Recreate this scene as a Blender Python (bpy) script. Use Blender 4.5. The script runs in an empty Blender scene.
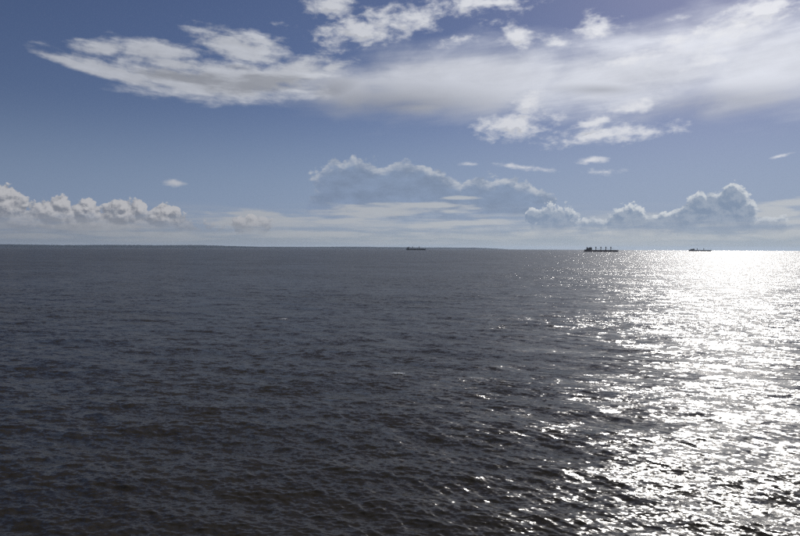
import bpy, bmesh, math, random
import numpy as np
from mathutils import Vector, Matrix

scene = bpy.context.scene
C = scene.collection
R = math.radians
rng = np.random.default_rng(7)
random.seed(7)

# ------------------------------------------------------------------ camera
CAM_H = 20.0                        # eye height on the deck of a large ferry
EARTH = 7.4e6                       # earth radius incl. ordinary refraction
cam_data = bpy.data.cameras.new('camera')
cam_data.sensor_width = 36.0
cam_data.lens = 28.0
cam_data.clip_start = 0.5
cam_data.clip_end = 200000.0
cam = bpy.data.objects.new('camera', cam_data)
C.objects.link(cam)
cam.matrix_world = (Matrix.Translation((0, 0, CAM_H)) @ Matrix.Rotation(R(90 - 1.89), 4, 'X')
                    @ Matrix.Rotation(R(0.25), 4, 'Z'))
scene.camera = cam

# ------------------------------------------------------------------ exposure
scene.view_settings.view_transform = 'Standard'
scene.view_settings.look = 'None'
scene.view_settings.gamma = 1.0
scene.view_settings.exposure = -0.55
SKY_STRENGTH = 0.06
scene.cycles.max_bounces = 6
scene.cycles.volume_bounces = 0
scene.cycles.use_denoising = False

# ------------------------------------------------------------------ sun
SUN_AZ, SUN_EL = 28.1, 29.3         # degrees right of the view axis, above the horizon
sun_dir = Vector((math.sin(R(SUN_AZ)) * math.cos(R(SUN_EL)),
                  math.cos(R(SUN_AZ)) * math.cos(R(SUN_EL)), math.sin(R(SUN_EL))))
sun_data = bpy.data.lights.new('sun', 'SUN')
sun_data.energy = 4.5
sun_data.angle = R(0.53)
sun_data.color = (1.0, 0.955, 0.89)
sun = bpy.data.objects.new('sun', sun_data)
C.objects.link(sun)
sun.rotation_euler = (-sun_dir).to_track_quat('-Z', 'Y').to_euler()


# ------------------------------------------------------------------ node maths helper
class N:
    """A small wrapper that turns arithmetic on sockets into math nodes."""
    tree = None

    def __init__(self, s):
        self.s = s

    @staticmethod
    def op(kind, *args, clamp=False):
        n = N.tree.nodes.new('ShaderNodeMath')
        n.operation = kind
        n.use_clamp = clamp
        for i, a in enumerate(args):
            if isinstance(a, N):
                N.tree.links.new(a.s, n.inputs[i])
            else:
                n.inputs[i].default_value = float(a)
        return N(n.outputs[0])

    def __add__(a, b): return N.op('ADD', a, b)
    __radd__ = __add__
    def __sub__(a, b): return N.op('SUBTRACT', a, b)
    def __rsub__(a, b): return N.op('SUBTRACT', b, a)
    def __mul__(a, b): return N.op('MULTIPLY', a, b)
    __rmul__ = __mul__
    def __truediv__(a, b): return N.op('DIVIDE', a, b)
    def __pow__(a, b): return N.op('POWER', a, b)


def madd(a, b, c): return N.op('MULTIPLY_ADD', a, b, c)
def nmax(a, b): return N.op('MAXIMUM', a, b)
def nmin(a, b): return N.op('MINIMUM', a, b)


def smooth(v, lo, hi, a=0.0, b=1.0, mode='SMOOTHSTEP'):
    n = N.tree.nodes.new('ShaderNodeMapRange')
    n.interpolation_type = mode
    n.clamp = True
    N.tree.links.new(v.s, n.inputs[0])
    for i, q in enumerate((lo, hi, a, b)):
        n.inputs[i + 1].default_value = q
    return N(n.outputs[0])


def vec(x, y, z=0.0):
    n = N.tree.nodes.new('ShaderNodeCombineXYZ')
    for i, q in enumerate((x, y, z)):
        if isinstance(q, N):
            N.tree.links.new(q.s, n.inputs[i])
        else:
            n.inputs[i].default_value = q
    return N(n.outputs[0])


def noise(v, scale=1.0, detail=5.0, rough=0.5, lac=2.0, dist=0.0, color=False):
    n = N.tree.nodes.new('ShaderNodeTexNoise')
    n.noise_dimensions = '3D'
    N.tree.links.new(v.s, n.inputs['Vector'])
    n.inputs['Scale'].default_value = scale
    n.inputs['Detail'].default_value = detail
    n.inputs['Roughness'].default_value = rough
    n.inputs['Lacunarity'].default_value = lac
    n.inputs['Distortion'].default_value = dist
    return N(n.outputs['Color' if color else 0])


def billow(v, scale, detail, rough):
    """Rounded cauliflower heads: a fractal of cell distances, high in the middle of a cell."""
    n = N.tree.nodes.new('ShaderNodeTexVoronoi')
    n.voronoi_dimensions = '2D'
    n.feature = 'SMOOTH_F1'
    n.normalize = True
    N.tree.links.new(v.s, n.inputs['Vector'])
    n.inputs['Scale'].default_value = scale
    n.inputs['Detail'].default_value = detail
    n.inputs['Roughness'].default_value = rough
    n.inputs['Lacunarity'].default_value = 2.1
    n.inputs['Smoothness'].default_value = 0.25
    return 1.0 - N(n.outputs['Distance'])


def mix(f, a, b):
    n = N.tree.nodes.new('ShaderNodeMix')
    n.data_type = 'RGBA'
    if isinstance(f, N):
        N.tree.links.new(f.s, n.inputs[0])
    else:
        n.inputs[0].default_value = f
    for i, q in ((6, a), (7, b)):
        if isinstance(q, N):
            N.tree.links.new(q.s, n.inputs[i])
        else:
            n.inputs[i].default_value = (*q, 1.0)
    return N(n.outputs[2])


def tint(col, f):
    n = N.tree.nodes.new('ShaderNodeVectorMath')
    n.operation = 'SCALE'
    if isinstance(col, N):
        N.tree.links.new(col.s, n.inputs[0])
    else:
        n.inputs[0].default_value = col
    if isinstance(f, N):
        N.tree.links.new(f.s, n.inputs['Scale'])
    else:
        n.inputs['Scale'].default_value = f
    return N(n.outputs[0])


# ------------------------------------------------------------------ sky
# Clouds of the day, as directions: (azimuth, elevation, half width, half height, tilt, strength), degrees.
VEIL = [
    (6.29, 14.7, 17.13, 3.7, 2.0, 1),
    (20.84, 14.71, 15.93, 4.11, 4.0, 1),
    (31.11, 13.86, 10.03, 3.65, 0.0, 1),
    (-5.08, 14.18, 6.79, 2.54, -4.0, 0.85),
    (25.43, 16.07, 8.17, 2.26, 8.0, 1),
    (1.76, 12.54, 8.22, 1.55, 0.0, 0.7),
]
ALTO = [
    (-3.28, 19.17, 6.17, 1.6, 6.0, 1),
    (-5.99, 20.83, 3.06, 1.01, 0.0, 1),
    (1.72, 20.32, 4.09, 1.26, 8.0, 1),
    (7.58, 21.05, 4.91, 1.01, 0.0, 1),
    (10.27, 18.33, 2.64, 1.28, -25.0, 0.9),
    (17.54, 18.44, 2.32, 1.39, 0.0, 0.9),
    (29.8, 18.07, 3.77, 1.55, 12.0, 1),
    (28.29, 17.31, 2.82, 0.87, 20.0, 1),
    (24.66, 17.07, 3.76, 0.9, 12.0, 0.7),
    (23.27, 18.43, 1.84, 0.45, 0.0, 0.6),
    (10.08, 10.85, 4.08, 1.47, 4.0, 1),
    (11.39, 12.6, 2.11, 1.19, 20.0, 0.9),
    (13.92, 11.48, 1.55, 0.59, 0.0, 0.8),
    (18.25, 9.84, 5.94, 0.92, 2.0, 1),
    (20.25, 11.95, 2.9, 0.65, 5.0, 0.9),
    (17.24, 10.89, 2.5, 0.67, 12.0, 0.9),
    (10.83, 7.25, 4.07, 0.35, -8.0, 0.85),
    (17.03, 7.69, 2.18, 0.43, 0.0, 0.7),
    (17.96, 6.63, 2.99, 0.43, 2.0, 0.8),
    (6.35, 7.58, 1.45, 0.27, 0.0, 0.7),
    (-19.85, 5.46, 1.06, 0.43, 0.0, 0.8),
    (31.25, 7.25, 1.61, 0.23, 10.0, 0.45),
    (-27.03, 16.26, 1.73, 0.37, 0.0, 0.4),
    (20.82, 15.81, 4.78, 1.09, 4.0, 0.75),
    (25.45, 15.01, 3.72, 0.76, 2.0, 0.6),
    (14.19, 17.46, 3.42, 0.72, -10.0, 0.6),
    (4.91, 18.04, 3.62, 0.73, 4.0, 0.6),
]
STREAK = [
    (-1.4, 3.34, 9.18, 0.73, 1.0, 1),
    (-5.52, 2.3, 5.47, 0.46, 0.0, 1),
    (1.81, 3.9, 5.51, 0.46, 0.0, 1),
    (-12.68, 2.23, 8.75, 0.8, 0.0, 1),
    (5.48, 2.17, 8.2, 0.46, 3.0, 1),
    (12.65, 1.35, 5.25, 0.45, 2.0, 1),
    (31.99, 3.59, 3.3, 0.46, 3.0, 1),
    (31.0, 3.08, 2.02, 0.71, 0.0, 1),
    (32.02, 2.12, 3.63, 0.31, 0.0, 1),
    (-26.47, 1.66, 11.06, 0.82, 0.0, 1),
    (30.7, 1.19, 4.08, 0.55, 2.0, 1),
    (21.46, 1.33, 5.58, 0.51, 0.0, 1),
    (5.01, 4.54, 2.0, 0.23, 0.0, 1),
    (-13.55, 2.93, 6.08, 0.44, -1.0, 1),
    (-21.88, 1.06, 9.51, 0.51, 0.0, 1),
    (-30.04, 0.79, 5.52, 0.4, 0.0, 1),
    (-7.33, 1.2, 7.24, 0.46, 1.0, 1),
    (25.71, 0.89, 6.72, 0.41, 0.0, 1),
    (31.01, 2.76, 3.37, 0.39, 2.0, 1),
]
CUMU = [
    (-32.37, 2.93, 1.44, 1.54, 0.0, 1),
    (-32.55, 3.84, 0.78, 0.77, 0.0, 1),
    (-28.91, 2.49, 1.97, 1.28, 0.0, 1),
    (-28.62, 3.22, 0.92, 0.8, 0.0, 1),
    (-26.75, 2.55, 1.17, 1.06, 0.0, 1),
    (-26.6, 3.13, 0.66, 0.74, 0.0, 1),
    (-23.98, 2.46, 1.69, 1.26, 0.0, 1),
    (-24.05, 3.12, 0.77, 0.75, 0.0, 1),
    (-22.73, 3.07, 0.7, 0.93, 0.0, 1),
    (-20.76, 2.36, 1.61, 1.03, 0.0, 1),
    (-20.43, 2.88, 0.89, 0.77, 0.0, 1),
    (-30.72, 1.73, 4.08, 0.79, 0.0, 1),
    (-24.97, 1.68, 7.56, 0.75, 0.0, 1),
    (-13.38, 1.95, 1.74, 0.8, 0.0, 1),
    (3.48, 1.25, 1.28, 0.55, 0.0, 0.8),
    (8.66, 1.35, 2.34, 0.54, 0.0, 0.9),
    (13.95, 2.15, 1.91, 1.69, 0.0, 1),
    (13.42, 3.13, 0.7, 0.62, 0.0, 1),
    (12.02, 2.88, 0.79, 0.72, 0.0, 0.9),
    (17.11, 1.7, 1.18, 1.14, 0.0, 0.9),
    (20.08, 2.02, 1.78, 1.55, 0.0, 1),
    (19.58, 2.89, 0.73, 0.6, 0.0, 1),
    (22.63, 2.0, 2.04, 1.1, 0.0, 0.85),
    (24.94, 2.23, 1.36, 1.5, 0.0, 1),
    (27.02, 2.2, 2.63, 1.96, 0.0, 1),
    (28.14, 4.03, 1.14, 1.21, 0.0, 1),
    (26.11, 3.52, 1.33, 1.07, 0.0, 1),
    (28.87, 2.65, 0.99, 1.28, 0.0, 1),
    (30.55, 1.83, 1.77, 0.95, 0.0, 0.8),
]
LENS = [
    (-27.05, 14.31, 3.76, 0.45, -13.0, 1.1),
    (-24.09, 14.05, 5.32, 0.7, -13.0, 1.1),
    (-18.97, 13.91, 7.75, 1.29, -6.0, 1.1),
    (-15.22, 14.2, 8.92, 1.8, 2.0, 1.15),
    (-10.45, 14.98, 6.18, 1.66, 14.0, 1.0),
    (-6.44, 15.81, 3.6, 1.0, 14.0, 0.75),
    (-25.2, 15.91, 3.28, 0.76, 8.0, 0.95),
    (-21.36, 16.06, 4.35, 1.24, 0.0, 1.0),
    (-14.36, 17.02, 5.13, 1.6, -8.0, 1.0),
    (-12.2, 17.65, 2.61, 0.56, -18.0, 0.8),
    (-19.77, 15.28, 6.86, 0.95, -4.0, 0.9),
]
CORE = [
    (-17.74, 14.18, 5.8, 0.73, -4.0, 0.9),
    (-12.21, 14.22, 5.23, 0.91, 6.0, 0.9),
    (-14.36, 15.4, 3.42, 0.65, 0.0, 0.4),
]
VSHADE = [
    (-0.06, 12.71, 11.88, 1.9, 0.0, 0.9),
    (-6.43, 13.8, 3.61, 1.7, 10.0, 0.7),
    (26.99, 11.32, 9.43, 1.87, 0.0, 0.8),
    (17.61, 13.52, 5.81, 0.73, -4.0, 0.6),
]
BANK = [
    (-4.43, 5.58, 3.47, 2.35, 0.0, 1.0),
    (0.43, 5.26, 5.51, 2.36, -4.0, 1.0),
    (-5.06, 3.95, 3.65, 1.63, 0.0, 0.9),
    (4.19, 4.72, 2.37, 1.63, 0.0, 0.9),
    (8.36, 4.34, 3.6, 2.16, 0.0, 1.0),
    (11.04, 4.14, 3.18, 1.61, -4.0, 0.95),
    (7.29, 3.08, 6.33, 1.45, 0.0, 0.8),
    (-5.98, 6.28, 1.45, 0.9, 0.0, 0.7),
]


world = bpy.data.worlds.new('World')
scene.world = world
world.use_nodes = True
N.tree = wt = world.node_tree
wt.nodes.clear()
w_out = wt.nodes.new('ShaderNodeOutputWorld')
w_bg = wt.nodes.new('ShaderNodeBackground')
w_bg.inputs['Strength'].default_value = SKY_STRENGTH
wt.links.new(w_bg.outputs[0], w_out.inputs[0])
sky = wt.nodes.new('ShaderNodeTexSky')
sky.sky_type = 'NISHITA'
sky.sun_disc = False
sky.sun_elevation = R(SUN_EL)
sky.sun_rotation = R(SUN_AZ)
sky.altitude = 0.0
sky.air_density = 1.0
sky.dust_density = 0.25
sky.ozone_density = 4.0
tc = wt.nodes.new('ShaderNodeTexCoord')
sep = wt.nodes.new('ShaderNodeSeparateXYZ')
wt.links.new(tc.outputs['Generated'], sep.inputs[0])
dx, dy, dz = (N(sep.outputs[i]) for i in range(3))
az = N.op('ARCTAN2', dx, dy) * (180 / math.pi)
el = N.op('ARCSINE', nmin(nmax(dz, -1.0), 1.0)) * (180 / math.pi)
cosun = nmax(dx * sun_dir.x + dy * sun_dir.y + dz * sun_dir.z, 0.0)
near_sun = cosun ** 6.0             # broad brightening round the sun, 1 at the sun
near_wide = cosun ** 2.0


def field(items, a, e, floor=-1.5):
    """Largest of (strength - normalised distance) over a list of elliptical cloud bodies."""
    out = None
    for (a0, e0, hw, hh, rot, st) in items:
        c, s = math.cos(R(rot)), math.sin(R(rot))
        da, de = a - a0, e - e0
        if rot:
            u = madd(da, c / hw, de * (s / hw))
            v = madd(de, c / hh, da * (-s / hh))
        else:
            u, v = da * (1 / hw), de * (1 / hh)
        q = st - N.op('SQRT', madd(u, u, v * v))
        out = q if out is None else nmax(out, q)
    return nmax(out, floor)


K = 1.0 / (SKY_STRENGTH * 2 ** scene.view_settings.exposure)      # display-linear 1.0 in sky units


def grey(r, g, b):
    """A cloud brightness given as it would be developed (linear), in sky units."""
    return (r * K, g * K, b * K)


film = wt.nodes.new('ShaderNodeMix')            # colour response of the film stock
film.data_type = 'RGBA'
film.blend_type = 'MULTIPLY'
film.inputs[0].default_value = 1.0
wt.links.new(sky.outputs[0], film.inputs[6])
film.inputs[7].default_value = (1.0, 0.89, 1.03, 1)
base = N(film.outputs[2])

# clean blue air down to the low clouds (the model sky turns yellow there)
base = mix(smooth(el, 1.0, 13.0, 0.85, 0.0), base, mix(near_wide, grey(0.175, 0.24, 0.375), grey(0.285, 0.375, 0.53)))

# --- thin high veil, lit through from behind
p = vec(az * 0.045, el * 0.14, 3.0)
warp = noise(p, 2.2, 3, 0.5)
vf = field(VEIL, az, el)
vn = noise(vec(az * 0.05 + warp * 0.35, el * 0.17 - az * 0.01, 1.7), 2.0, 6, 0.5)
far_n = noise(vec(dx * 1.0, dy * 1.0, dz * 2.4), 1.6, 6, 0.55)     # cloud added out of view, round the horizon and overhead, to grey the sea
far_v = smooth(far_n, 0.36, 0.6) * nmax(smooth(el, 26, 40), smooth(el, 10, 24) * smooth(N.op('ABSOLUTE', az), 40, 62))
fib = noise(vec(az * 0.07 + warp * 0.5, el * 0.75 - az * 0.055 + warp * 0.8, 4.4), 1.0, 8, 0.6)
clump = noise(vec(az * 0.22 + warp, el * 0.42 + warp, 6.1), 1.0, 7, 0.55)
vd = vf + (vn - 0.5) * 0.8 + (fib - 0.5) * 0.55 + (clump - 0.5) * 0.6
va = smooth(vd, -0.22, 0.74) * 0.80
vthick = smooth(field(VSHADE, az, el) + (clump - 0.5) * 1.4 + (fib - 0.5) * 0.7, -0.3, 0.8)
vcol = mix(near_sun, grey(0.36, 0.375, 0.42), grey(0.90, 0.92, 0.97))
vcol = tint(vcol, (1.0 - vthick * 0.36) * madd(fib - 0.5, 0.35, 1.0) * madd(clump - 0.5, 0.5, 1.0))
fcol = mix(near_sun, grey(0.225, 0.22, 0.222), grey(0.86, 0.89, 0.94))  # unseen cloud's own tone, picked for how the sea mirrors it
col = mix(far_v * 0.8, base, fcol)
col = mix(va, col, vcol)

# --- haze and stratus low on the horizon, all the way round
hz = smooth(el, 0.0, 5.0, 1.0, 0.0)
hzcol = mix(near_wide, grey(0.155, 0.18, 0.23), grey(0.42, 0.48, 0.53))
col = mix(hz ** 2.0 * 0.85, col, hzcol)

# --- far blue-grey banks with bright rims
bw = noise(vec(az * 0.5, el * 0.8, 5.0), 0.5, 3, 0.5)
bn = billow(vec(az * 0.42 + bw * 0.6, el * 0.75), 0.8, 3, 0.55)
bn2 = noise(vec(az * 0.5, el * 0.9, 5.0), 1.2, 5, 0.55)


def bank_density(a, e):
    q1 = noise(vec(a * 0.34 + bw, e * 0.5, 5.0), 1.0, 8, 0.58)
    q2 = billow(vec(a * 0.8 + bw * 0.8, e * 1.1), 0.85, 3, 0.55)
    return field(BANK, a, e) + (q1 - 0.5) * 1.0 + (q2 - 0.6) * 0.85


q_tex = noise(vec(az * 0.5 + bw, el * 1.0, 2.5), 1.0, 7, 0.6)
bd = bank_density(az, el)
bup = bank_density(az + 0.22, el + 0.42)
ewob = el + (bn2 - 0.5) * 3.0
ba = smooth(bd, -0.02, 0.16) * smooth(ewob, 1.2, 4.4)
brim = smooth(bup, -0.12, 0.34, 1.0, 0.0) * smooth(el, 3.6, 5.4) * smooth(q_tex, 0.38, 0.60, 0.2, 1.0)
bcol = mix(near_wide, grey(0.17, 0.22, 0.335), grey(0.24, 0.31, 0.43))
bcol = tint(bcol, madd(q_tex - 0.5, 0.7, 1.0))
bcol = mix(brim * 0.85, bcol, mix(near_wide, grey(0.34, 0.36, 0.40), grey(0.60, 0.63, 0.67)))
col = mix(ba * 0.9, col, bcol)

# --- streaks of thin stratus
sw = noise(vec(az * 0.12, el * 0.6, 2.0), 1.2, 3, 0.5)
sn = noise(vec(az * 0.22 + sw, el * 1.5, 4.0), 1.1, 6, 0.6)
sd = madd(sn - 0.5, 2.4, field(STREAK, az, el))
gen = smooth(noise(vec(az * 0.12, el * 1.6, 8.0), 1.0, 7, 0.62), 0.43, 0.60) * smooth(el, 4.2, 1.8)
sa = nmax(smooth(sd, 0.05, 0.75), gen * 0.8)
scol = mix(near_wide, grey(0.25, 0.26, 0.29), grey(0.60, 0.62, 0.63))
col = mix(sa * 0.75, col, scol)

# --- cumulus heads
cw = noise(vec(az, el, 6.0), 0.7, 3, 0.5, color=True)
csep = wt.nodes.new('ShaderNodeSeparateColor')
wt.links.new(cw.s, csep.inputs[0])
cwx, cwy = N(csep.outputs[0]) - 0.5, N(csep.outputs[1]) - 0.5


def cumulus_density(oa, oe):
    a, e = az + oa, el + oe
    bl = billow(vec(a + cwx * 0.8, (e + cwy * 0.8) * 1.1), 1.0, 3.0, 0.6)
    return field(CUMU, a, e) + (bl - 0.62) * 1.45


cd = cumulus_density(0.0, 0.0)
cd2 = cumulus_density(0.13, 0.30)
cfine = noise(vec(az, el * 1.2, 2.0), 2.2, 5, 0.6) - 0.5
cd = madd(cfine, 0.35, cd)
ca = smooth(cd, -0.05, 0.14) * smooth(ewob, 0.5, 3.2)
clit = smooth(cd - cd2, -0.26, 0.46)
cedge = smooth(cd2, -0.16, 0.34, 1.0, 0.0) * smooth(q_tex, 0.3, 0.55, 0.35, 1.0)            # little cloud left above: the sun comes through
clow = smooth(el, 1.2, 2.9)
away = smooth(near_wide, 0.45, 0.70, 1.0, 0.0)        # heads off to the side show their lit flank
c_bright = mix(away, grey(0.63, 0.66, 0.69), grey(0.47, 0.47, 0.49))
c_dark = mix(away, grey(0.215, 0.28, 0.39), grey(0.195, 0.21, 0.25))
cl = nmax(clit * madd(away, 0.75, 0.25), cedge * madd(away, -0.3, 1.0))
ccol = mix(nmin(cl * madd(clow, 0.7, 0.3), 1.0), c_dark, c_bright)
col = mix(ca * 0.95, col, ccol)
col = mix(smooth(el, 0.0, 1.8, 0.6, 0.0), col, hzcol)

# --- altocumulus and torn fair weather cloud
aw = noise(vec(az * 0.25, el * 0.5, 1.0), 1.0, 4, 0.5, color=True)
asep = wt.nodes.new('ShaderNodeSeparateColor')
wt.links.new(aw.s, asep.inputs[0])
awx, awy = N(asep.outputs[0]) - 0.5, N(asep.outputs[1]) - 0.5


def alto_density(oa, oe):
    a, e = az + oa, el + oe
    n1 = noise(vec(a * 0.40 + awx * 0.7, e * 0.85 + awy * 0.7, 1.0), 1.0, 8, 0.54)
    n2 = noise(vec(a * 1.3 + awx, e * 2.4, 3.0), 1.1, 6, 0.56)
    return field(ALTO, a, e) + (n1 - 0.5) * 2.3 + (n2 - 0.5) * 1.2


ad = alto_density(0.0, 0.0)
ad2 = alto_density(0.35, 0.8)
aa = smooth(ad, -0.10, 1.0)
core_ = smooth(field(CORE, az, el) + (noise(vec(az * 0.25, el * 1.1, 5.0), 1.0, 7, 0.6) - 0.5) * 2.2, -0.2, 0.6)
athick = smooth(ad, 0.45, 1.2) * smooth(ad2 - ad, -0.35, 0.25)
a_bright = mix(near_sun, grey(0.42, 0.44, 0.49), grey(0.86, 0.87, 0.91))
a_dark = mix(near_sun, grey(0.20, 0.21, 0.24), grey(0.56, 0.58, 0.62))
acol = mix(athick, a_bright, a_dark)
col = mix(aa * 0.95, col, acol)

# --- long lens shaped cloud, brushed out along the wind
lw = noise(vec(az * 0.16, el * 0.4, 11.0), 1.0, 3, 0.5)
ls = noise(vec(az * 0.16 + lw * 0.8, el * 1.1 + az * 0.10 + lw * 1.2, 12.0), 1.0, 8, 0.60)
lf = noise(vec(az * 0.55 + lw, el * 1.1 + lw, 14.0), 1.0, 7, 0.58)
lbody = field(LENS, az, el)
ld = lbody + (ls - 0.5) * 1.1 + (lf - 0.5) * smooth(el, 11.0, 18.0, 0.7, 1.6)
la = smooth(ld, -0.06, 0.72)
lcol = mix(near_sun, grey(0.42, 0.44, 0.49), grey(0.72, 0.74, 0.78))
lcol = tint(lcol, madd(ls - 0.5, 0.5, 1.0) * madd(lf - 0.5, 0.35, 1.0))
lcol = mix(core_ * 0.8, lcol, a_dark)
col = mix(la * 0.92, col, lcol)
wt.links.new(col.s, w_bg.inputs['Color'])
world.cycles.sampling_method = 'MANUAL'
world.cycles.sample_map_resolution = 512


# ------------------------------------------------------------------ materials
def material(name, rgb, rough=0.6, metal=0.0, grain=0.15, scale=0.4, ior=1.45, spec=0.5):
    m = bpy.data.materials.new(name)
    m.use_nodes = True
    N.tree = t = m.node_tree
    b = t.nodes['Principled BSDF']
    b.inputs['Roughness'].default_value = rough
    b.inputs['Metallic'].default_value = metal
    b.inputs['IOR'].default_value = ior
    b.inputs['Specular IOR Level'].default_value = spec
    c = t.nodes.new('ShaderNodeTexCoord')
    n = noise(N(c.outputs['Object']), scale, 5, 0.6)
    lo = tuple(v * (1 - grain) for v in rgb)
    hi = tuple(min(1, v * (1 + grain)) for v in rgb)
    t.links.new(mix(smooth(n, 0.35, 0.65), lo, hi).s, b.inputs['Base Color'])
    return m


# ------------------------------------------------------------------ sea
def earth_drop(x, y):
    return -(x * x + y * y) / (2 * EARTH)


front = np.radians(np.arange(-50, 50.001, 0.11))
back = np.radians(np.arange(55, 306, 5.0))
theta = np.concatenate([front, back])
radii = [1.0]
while radii[-1] < 24.0:
    radii.append(radii[-1] * 1.12 + 0.1)
DELTA = 1 / 1150
while radii[-1] < 46000.0:
    r = radii[-1]
    radii.append(r + min(max(r * r / CAM_H * DELTA, 0.03), r * 0.016))
radii = np.array(radii)
nt, nr = len(theta), len(radii)
TT, RR = np.meshgrid(theta, radii)
X = (RR * np.sin(TT)).ravel()
Y = (RR * np.cos(TT)).ravel()
step_t = np.where(np.abs(np.diff(theta, append=theta[0] + 2 * np.pi)) > 0.01, 0.09, np.radians(0.11))
step_r = np.diff(radii, append=radii[-1] * 1.016)
SP = np.maximum(RR * step_t[None, :], step_r[:, None] * 0.9).ravel()

WAVE_DIR = R(-108)                   # the sea runs towards the ship and a little to the left
waves = []
lam = 26.0
while lam > 0.32:
    for _ in range(2):
        l = lam * rng.uniform(0.9, 1.1)
        spread = 0.38 + 0.30 * (1 - min(l / 12, 1))
        ang = WAVE_DIR + rng.normal(0, spread)
        slope = 0.031 * (0.22 if l > 14 else 0.32 if l > 7 else 0.44 if l > 3.0 else 0.75 if l > 1.2 else 1.05)
        waves.append((l, ang, slope, rng.uniform(0, 2 * np.pi)))
    lam *= 0.915
Z = np.zeros_like(X)
DX = np.zeros_like(X)
DY = np.zeros_like(X)
left_over = np.zeros_like(X)
total = 0.0
gx = 0.75 + 0.5 * (0.5 + 0.5 * np.sin(X * 0.031 + 1.3 * np.sin(Y * 0.017)) * np.sin(Y * 0.043 + X * 0.011))
for l, ang, s, ph in waves:
    k = 2 * np.pi / l
    amp = s / k
    lod = np.clip((l / SP - 2.2) / 3.0, 0, 1)
    m = lod > 0
    left_over += s * s * 0.5 * (1 - lod * lod)
    total += s * s * 0.5
    arg = k * (X[m] * np.cos(ang) + Y[m] * np.sin(ang)) + ph
    a = amp * lod[m] * (gx[m] if l < 8 else 1.0)
    Z[m] += a * np.sin(arg)
    q = a * np.cos(arg) * 0.85
    DX[m] += q * np.cos(ang)
    DY[m] += q * np.sin(ang)
print('slope rms of the wave set', math.sqrt(total), 'waves', len(waves), 'verts', nt * nr)
co = np.empty((nt * nr, 3), np.float32)
co[:, 0] = X + DX
co[:, 1] = Y + DY
co[:, 2] = Z + earth_drop(X, Y)
i = np.arange(nr - 1)[:, None] * nt
j = np.arange(nt)[None, :]
j2 = (j + 1) % nt
quads = np.stack([i + j, i + nt + j, i + nt + j2, i + j2], -1).reshape(-1, 4)[:, ::-1]
nq = len(quads)
me = bpy.data.meshes.new('sea')
me.vertices.add(len(co))
me.vertices.foreach_set('co', co.ravel())
me.loops.add(nq * 4)
me.loops.foreach_set('vertex_index', quads.ravel().astype(np.int32))
me.polygons.add(nq)
me.polygons.foreach_set('loop_start', np.arange(0, nq * 4, 4, dtype=np.int32))
me.polygons.foreach_set('use_smooth', np.ones(nq, dtype=bool))
at = me.attributes.new('unresolved', 'FLOAT', 'POINT')
at.data.foreach_set('value', np.sqrt(left_over / total).astype(np.float32))
me.update(calc_edges=True)
sea = bpy.data.objects.new('sea', me)
C.objects.link(sea)
sea['kind'] = 'structure'


def sea_height(x, y):
    h = earth_drop(x, y)
    for l, ang, s, ph in waves:
        k = 2 * math.pi / l
        h += s / k * math.sin(k * (x * math.cos(ang) + y * math.sin(ang)) + ph)
    return h


wm = bpy.data.materials.new('sea_water')
wm.use_nodes = True
N.tree = t = wm.node_tree
t.nodes.remove(t.nodes['Principled BSDF'])
w_mix = t.nodes.new('ShaderNodeMixShader')
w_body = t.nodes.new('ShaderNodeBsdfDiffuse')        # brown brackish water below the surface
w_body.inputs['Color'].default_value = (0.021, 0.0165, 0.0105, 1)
w_gloss = t.nodes.new('ShaderNodeBsdfGlossy')
w_gloss.distribution = 'MULTI_GGX'
w_gloss.inputs['Color'].default_value = (1, 1, 1, 1)
w_fres = t.nodes.new('ShaderNodeFresnel')
w_fres.inputs['IOR'].default_value = 1.333
geo = t.nodes.new('ShaderNodeNewGeometry')
sp = t.nodes.new('ShaderNodeSeparateXYZ')
t.links.new(geo.outputs['Position'], sp.inputs[0])
px, py = N(sp.outputs[0]), N(sp.outputs[1])
ca_, sa_ = math.cos(WAVE_DIR), math.sin(WAVE_DIR)
along = px * ca_ + py * sa_          # down the wind
across = py * ca_ - px * sa_
un = t.nodes.new('ShaderNodeAttribute')
un.attribute_name = 'unresolved'
unres = N(un.outputs['Fac'])


def slopes(scale, stretch, detail, seed):
    n = noise(vec(along * scale, across * (scale * stretch), seed), 1.0, detail, 0.55, color=True)
    s = t.nodes.new('ShaderNodeSeparateColor')
    t.links.new(n.s, s.inputs[0])
    return N(s.outputs[0]) - 0.5, N(s.outputs[1]) - 0.5


gust = smooth(noise(vec(along * 0.02, across * 0.012, 3.3), 1.0, 4, 0.55), 0.3, 0.7, 0.62, 1.3)
s1 = slopes(0.26, 0.42, 3, 0.0)
s2 = slopes(1.3, 0.4, 3, 7.0)
s3 = slopes(4.6, 0.45, 4, 13.0)
t.links.new((unres * -0.02 + 0.205).s, w_gloss.inputs['Roughness'])
k1 = unres * 0.9
k2 = unres * 1.05 + 0.20
k3 = unres * 0.2 + 0.72
g_al = (s1[0] * k1 + s2[0] * k2 + s3[0] * k3) * gust
g_ac = (s1[1] * k1 + s2[1] * k2 + s3[1] * k3) * gust * 0.95
nx = g_al * ca_ - g_ac * sa_
ny = g_al * sa_ + g_ac * ca_
va_ = t.nodes.new('ShaderNodeVectorMath')
va_.operation = 'ADD'
t.links.new(geo.outputs['Normal'], va_.inputs[0])
t.links.new(vec(nx, ny, 0.0).s, va_.inputs[1])
vn_ = t.nodes.new('ShaderNodeVectorMath')
vn_.operation = 'NORMALIZE'
t.links.new(va_.outputs[0], vn_.inputs[0])
t.links.new(vn_.outputs[0], w_gloss.inputs['Normal'])
t.links.new(vn_.outputs[0], w_fres.inputs['Normal'])
fr = N(w_fres.outputs[0])
t.links.new((fr / (fr * 1.65 + 1.0)).s, w_mix.inputs[0])      # a ruffled sea hides its own grazing facets: never a full mirror
t.links.new(w_body.outputs[0], w_mix.inputs[1])
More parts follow.
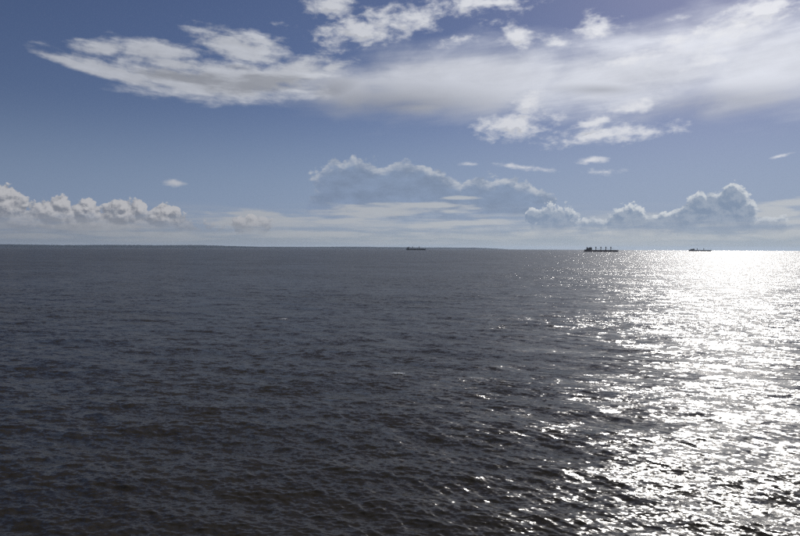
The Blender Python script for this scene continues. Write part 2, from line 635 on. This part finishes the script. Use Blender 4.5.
t.links.new(w_gloss.outputs[0], w_mix.inputs[2])
t.links.new(w_mix.outputs[0], t.nodes['Material Output'].inputs['Surface'])
me.materials.append(wm)

# ------------------------------------------------------------------ far shore
def ridge(x, base, amp):
    return base + amp * (0.55 * math.sin(x * 0.00037 + 1.0) + 0.3 * math.sin(x * 0.0011 + 2.0)
                         + 0.15 * math.sin(x * 0.0031))


def far_shore(name, az0, az1, dist, top, depth, mat):
    """A low wooded coast: a strip of real terrain with depth, rising from below the sea's horizon."""
    na, nd = 420, 12
    vs, fs = [], []
    for ia in range(na + 1):
        u = ia / na
        a = R(az0 + (az1 - az0) * u)
        end = min(1.0, u / 0.02, (1 - u) / 0.22)
        end = max(end, 0.0) ** 0.7
        for k in range(nd + 1):
            v = k / nd
            d = dist + depth * v + 300 * math.sin(u * 31)
            x, y = d * math.sin(a), d * math.cos(a)
            prof = math.sin(min(v * 1.25, 1.0) * math.pi / 2) if v < 0.8 else 1 - (v - 0.8) * 2
            h = ridge(x + v * 900, top, top * 0.22) * prof * end
            h += (rng.random() - 0.3) * 14.0 * min(1, v * 6) * end      # tree tops
            vs.append((x, y, earth_drop(x, y) + h - (25 if k == 0 else 4)))
    w = nd + 1
    for ia in range(na):
        for k in range(nd):
            fs.append((ia * w + k, (ia + 1) * w + k, (ia + 1) * w + k + 1, ia * w + k + 1))
    m = bpy.data.meshes.new(name)
    m.from_pydata(vs, [], fs)
    m.materials.append(mat)
    o = bpy.data.objects.new(name, m)
    C.objects.link(o)
    o['kind'] = 'structure'
    return o


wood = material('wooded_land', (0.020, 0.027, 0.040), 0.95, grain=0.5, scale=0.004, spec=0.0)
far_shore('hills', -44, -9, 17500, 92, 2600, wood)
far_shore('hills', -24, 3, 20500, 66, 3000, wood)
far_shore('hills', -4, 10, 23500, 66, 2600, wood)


# ------------------------------------------------------------------ ships
class Shape:
    def __init__(self):
        self.bm = bmesh.new()

    def box(self, x0, x1, y0, y1, z0, z1, taper=0.0):
        t = taper
        v = [self.bm.verts.new(p) for p in (
            (x0, y0, z0), (x1, y0, z0), (x1, y1, z0), (x0, y1, z0),
            (x0 + t, y0 + t, z1), (x1 - t, y0 + t, z1), (x1 - t, y1 - t, z1), (x0 + t, y1 - t, z1))]
        for f in ((3, 2, 1, 0), (4, 5, 6, 7), (0, 1, 5, 4), (1, 2, 6, 5), (2, 3, 7, 6), (3, 0, 4, 7)):
            self.bm.faces.new([v[q] for q in f])
        return self

    def tube(self, a, b, r0, r1=None, n=10):
        r1 = r0 if r1 is None else r1
        a, b = Vector(a), Vector(b)
        d = (b - a).normalized()
        s = d.orthogonal().normalized()
        u = d.cross(s)
        rings = []
        for p, r in ((a, r0), (b, r1)):
            rings.append([self.bm.verts.new(p + (s * math.cos(q) + u * math.sin(q)) * r)
                          for q in [2 * math.pi * k / n for k in range(n)]])
        for k in range(n):
            self.bm.faces.new((rings[0][k], rings[0][(k + 1) % n], rings[1][(k + 1) % n], rings[1][k]))
        self.bm.faces.new(rings[0][::-1])
        self.bm.faces.new(rings[1])
        return self

    def build(self, name, mat, parent, bevel=0.0):
        bmesh.ops.recalc_face_normals(self.bm, faces=self.bm.faces)
        if bevel:
            bmesh.ops.bevel(self.bm, geom=self.bm.edges[:], offset=bevel, segments=1, affect='EDGES')
        m = bpy.data.meshes.new(name)
        self.bm.to_mesh(m)
        self.bm.free()
        m.materials.append(mat)
        o = bpy.data.objects.new(name, m)
        C.objects.link(o)
        o.parent = parent
        return o


def hull_mesh(L, B, D, fore, poop):
    """Lofted ship hull from stern (x = -L/2) to raked bow, deck with bulwarks, keel below the water."""
    s = Shape()
    stations = [(-0.50, 0.80, -1.0), (-0.47, 0.93, -4), (-0.40, 1.0, -6), (-0.25, 1.0, -7), (0.0, 1.0, -7), (0.25, 1.0, -7),
                (0.36, 0.96, -7), (0.42, 0.78, -6.5), (0.46, 0.52, -6), (0.485, 0.26, -5), (0.50, 0.05, -3)]
    rings = []
    for u, w, keel in stations:
        x = u * L
        z = D + (fore * max(0, (u - 0.37)) / 0.13 if u > 0.37 else 0) + (poop if u < -0.385 else 0)
        flare = 1.0 if u < 0.36 else 1.0 - 1.5 * (u - 0.36)
        rake = max(0, u - 0.40) * L * 0.28
        hb = B / 2 * w
        ring = [(x - rake * 1.4, -hb * flare * 0.75, keel), (x - rake, -hb * flare, 0.0), (x - rake * 0.5, -hb * (1 + flare) / 2, z * 0.55), (x, -hb, z),
                (x, hb, z), (x - rake * 0.5, hb * (1 + flare) / 2, z * 0.55), (x - rake, hb * flare, 0.0), (x - rake * 1.4, hb * flare * 0.75, keel)]
        rings.append([s.bm.verts.new(p) for p in ring])
    for a, b in zip(rings, rings[1:]):
        for k in range(8):
            s.bm.faces.new((a[k], a[(k + 1) % 8], b[(k + 1) % 8], b[k]))
    s.bm.faces.new(rings[0])
    s.bm.faces.new(rings[-1][::-1])
    return s


hull_paint = material('hull_paint', (0.090, 0.040, 0.032), 0.55, grain=0.3, scale=0.08)
hull_dark = material('hull_paint_dark', (0.030, 0.032, 0.040), 0.55, grain=0.3, scale=0.08)
house_paint = material('deckhouse_paint', (0.13, 0.115, 0.10), 0.5, grain=0.12, scale=0.2)
deck_paint = material('hatch_paint', (0.10, 0.055, 0.045), 0.6, grain=0.3, scale=0.1)
crane_paint = material('crane_paint', (0.16, 0.13, 0.09), 0.5, grain=0.15, scale=0.3)
funnel_paint = material('funnel_paint', (0.05, 0.06, 0.10), 0.5, grain=0.15, scale=0.3)
glass = material('bridge_glass', (0.02, 0.025, 0.03), 0.08, grain=0.1)


def ship(label, az_, dist, heading, L, B, D, house, cranes, mat, crane_h=19.0, fore=3.0, fore_mast=10.0, funnel_h=0.0):
    x, y = dist * math.sin(R(az_)), dist * math.cos(R(az_))
    t = bpy.data.objects.new('cargo_ship', None)
    C.objects.link(t)
    t.location = (x, y, earth_drop(x, y))
    t.rotation_euler = (0, 0, R(heading))
    t['label'] = label
    t['category'] = 'ship'
    t['group'] = 'cargo ships far out on the sea'
    h = hull_mesh(L, B, D, fore, 2.5).build('hull', mat, t)
    Shape().box(-0.49 * L, 0.40 * L, -B * 0.5 - 0.1, -B * 0.5 + 0.05, D - 0.1, D + 1.0).build('bulwark', mat, h)
    Shape().box(-0.40 * L, 0.40 * L, B * 0.5 - 0.05, B * 0.5 + 0.1, D - 0.1, D + 1.0).build('bulwark', mat, h)
    # superstructure
    hx0, hx1, hz = house
    z0 = D + 2.0
    sh = Shape()
    levels = 5
    for k in range(levels):
        q = k / levels
        sh.box(hx0 * L + q * 5.0, hx1 * L - q * 0.6, -B * (0.47 - 0.10 * q), B * (0.47 - 0.10 * q), z0 + hz * q + (0.02 if k else 0), z0 + hz * (k + 1) / levels)
    sup = sh.build('superstructure', house_paint, t)
    zt = z0 + hz
    br = Shape().box(hx1 * L - 9, hx1 * L - 0.2, -B * 0.5, B * 0.5, zt + 0.02, zt + 3.0, 0.3).build('bridge', house_paint, t)
    Shape().box(hx1 * L - 0.55, hx1 * L - 0.1, -B * 0.46, B * 0.46, zt + 1.1, zt + 2.3).build('window', glass, br)
    for k in range(4):
        zz = z0 + hz * (k + 0.45) / levels
        for side in (-1, 1):
            for n in range(5):
                xx = hx0 * L + 7 + n * (hx1 - hx0) * L * 0.15
                yy = side * B * (0.47 - 0.10 * k / levels)
                Shape().box(xx, xx + 1.2, yy - 0.06, yy + 0.06, zz, zz + 1.1).build('window', glass, sup)
    fm = Shape().tube((hx1 * L - 5, 0, zt + 3), (hx1 * L - 5, 0, zt + 10), 0.5, 0.25)
    fm.box(hx1 * L - 6.2, hx1 * L - 3.8, -2.2, 2.2, zt + 6.5, zt + 7.1)
    fm.build('radar_mast', house_paint, t)
    fx = hx0 * L + 2.0
    fz = zt + 1.0 + funnel_h
    fn = Shape().box(fx - 3.5, fx + 3.0, -3.2, 3.2, z0 + 0.01, fz, 0.6).build('funnel', funnel_paint, t)
    for yy in (-1.2, 1.2):
        Shape().tube((fx - 0.5, yy, fz - 0.1), (fx - 0.9, yy, fz + 2.2), 0.55).build('exhaust_pipe', hull_dark, fn)
    Shape().box(-0.495 * L, hx0 * L - 4.5, -B * 0.36, B * 0.36, z0 + 0.5, z0 + 3.4).build('aft_deckhouse', house_paint, t)
    # hatches between the cranes
    xs = [c * L for c in cranes]
    ends = [hx1 * L + 6] + [q for c in xs for q in (c - 4, c + 4)] + [0.40 * L]
    for k in range(0, len(ends), 2):
        if ends[k + 1] - ends[k] > 5:
            Shape().box(ends[k], ends[k + 1], -B * 0.32, B * 0.32, D + 0.05, D + 2.9, 0.25).build('hatch_cover', deck_paint, t)
    for n, cx in enumerate(xs):
        c = Shape()
        c.tube((cx, 0, D), (cx, 0, D + crane_h * 0.62), 2.3, 2.0, 12)
        c.box(cx - 3.1, cx + 3.1, -2.6, 2.6, D + crane_h * 0.62 + 0.01, D + crane_h * 0.85, 0.25)
        c.box(cx - 1.4, cx + 1.4, -1.6, 1.6, D + crane_h * 0.85 + 0.01, D + crane_h, 0.3)
        cr = c.build('crane', crane_paint, t)
        j = Shape()
        gap = (xs[n + 1] - cx) if n + 1 < len(xs) else (0.40 * L - cx)
        reach = min(max(gap - 4, 12), 26)
        p0, p1 = Vector((cx + 2.4, 0, D + crane_h * 0.60)), Vector((cx + 2.4 + reach, 0, D + 4.4))
        for yy in (-1.0, 1.0):
            j.tube(p0 + Vector((0, yy, 0)), p1 + Vector((0, yy * 0.4, 0)), 0.34, 0.26, 6)
        for q in range(6):
            f0, f1 = q / 6, (q + 1) / 6
            j.tube(p0.lerp(p1, f0) + Vector((0, -1 + 0.6 * f0, 0)), p0.lerp(p1, f1) + Vector((0, 1 - 0.6 * f1, 0)), 0.14, None, 5)
        j.build('jib', crane_paint, cr)
    if fore_mast:
        mx = 0.45 * L
        zf = D + fore * 0.6
        f = Shape().tube((mx, 0, zf), (mx, 0, zf + fore_mast), 0.6, 0.35)
        f.box(mx - 0.4, mx + 0.4, -2.0, 2.0, zf + fore_mast * 0.7, zf + fore_mast * 0.7 + 0.5)
        f.build('foremast', crane_paint, t)
    w = Shape()
    w.box(0.43 * L, 0.455 * L, -3, -1, D + fore * 0.45, D + fore * 0.45 + 2.2)
    w.box(0.43 * L, 0.455 * L, 1, 3, D + fore * 0.45, D + fore * 0.45 + 2.2)
    w.build('anchor_winch', hull_dark, t)
    return t


ship('long dark cargo ship with four deck cranes, the middle and largest of three at sea',
     17.96, 3950, 4, 212, 31, 8.2, (-0.44, -0.31, 13.5), (-0.175, -0.03, 0.115, 0.262), hull_paint, 23.5, 2.2, 8.0, 3.0)
ship('small faded blue-grey cargo ship in front of the distant low coast',
     1.48, 5400, -7, 172, 27, 9.6, (-0.45, -0.34, 12.0), (-0.185, 0.145), hull_dark, 24.0, 3.6, 20.0, 0.0)
ship('small low cargo ship with thin masts on the glaring sunlit horizon',
     25.76, 6100, -5, 196, 29, 8.4, (-0.42, -0.275, 9.0), (-0.145, 0.14), hull_paint, 19.0, 3.0, 15.0, 0.0)


# ------------------------------------------------------------------ breaking crests
foam_mat = material('foam_white', (0.75, 0.76, 0.76), 0.9, grain=0.1, scale=3.0)


def foam_patch(label, x, y, length, width, count, seed):
    """A small whitecap: many ragged flecks lying just proud of the water."""
    g = np.random.default_rng(seed)
    vs, fs = [], []
    for _ in range(count):
        u, v = g.normal(0, 0.36), g.normal(0, 0.36)
        cx, cy = x + u * length + v * 0.3 * width, y + v * width - u * 0.25 * length
        n = 7
        r = g.uniform(0.05, 0.24) * (1.2 - min(1, math.hypot(u, v)))
        r = max(r, 0.02)
        b0 = len(vs)
        for k in range(n):
            a = 2 * math.pi * k / n
            rr = r * g.uniform(0.5, 1.3)
            qx, qy = cx + rr * 2.0 * math.cos(a), cy + rr * math.sin(a)
            vs.append((qx, qy, sea_height(qx, qy) + 0.06))
        vs.append((cx, cy, sea_height(cx, cy) + 0.10 + r * 0.5))
        for k in range(n):
            fs.append((b0 + k, b0 + (k + 1) % n, b0 + n))
    m = bpy.data.meshes.new('foam')
    m.from_pydata(vs, [], fs)
    m.materials.append(foam_mat)
    o = bpy.data.objects.new('foam', m)
    C.objects.link(o)
    o['kind'] = 'stuff'
    o['label'] = label
    o['category'] = 'sea foam'


def at_sea(az_, depression):
    d = CAM_H / math.tan(R(depression))
    return d * math.sin(R(az_)), d * math.cos(R(az_))


foam_patch('small white breaking crest alone on dark water mid-sea', *at_sea(-0.1, 11.6), 1.5, 1.2, 90, 3)
foam_patch('faint speck of white foam farther out on the dark water', *at_sea(-10.6, 6.5), 2.4, 2.0, 45, 5)

# ------------------------------------------------------------------ sea air
HAZE = 0.000017
if HAZE > 0:
    hm = bpy.data.materials.new('sea_haze')
    hm.use_nodes = True
    t = hm.node_tree
    t.nodes.clear()
    o_ = t.nodes.new('ShaderNodeOutputMaterial')
    v_ = t.nodes.new('ShaderNodeVolumePrincipled')
    v_.inputs['Color'].default_value = (0.66, 0.80, 1.0, 1)
    v_.inputs['Density'].default_value = HAZE
    v_.inputs['Anisotropy'].default_value = 0.3
    t.links.new(v_.outputs[0], o_.inputs['Volume'])
    s = Shape().box(-48000, 48000, -48000, 48000, earth_drop(46000, 0) - 2, 130)
    hz_o = s.build('haze', hm, None)
    hz_o['kind'] = 'stuff'
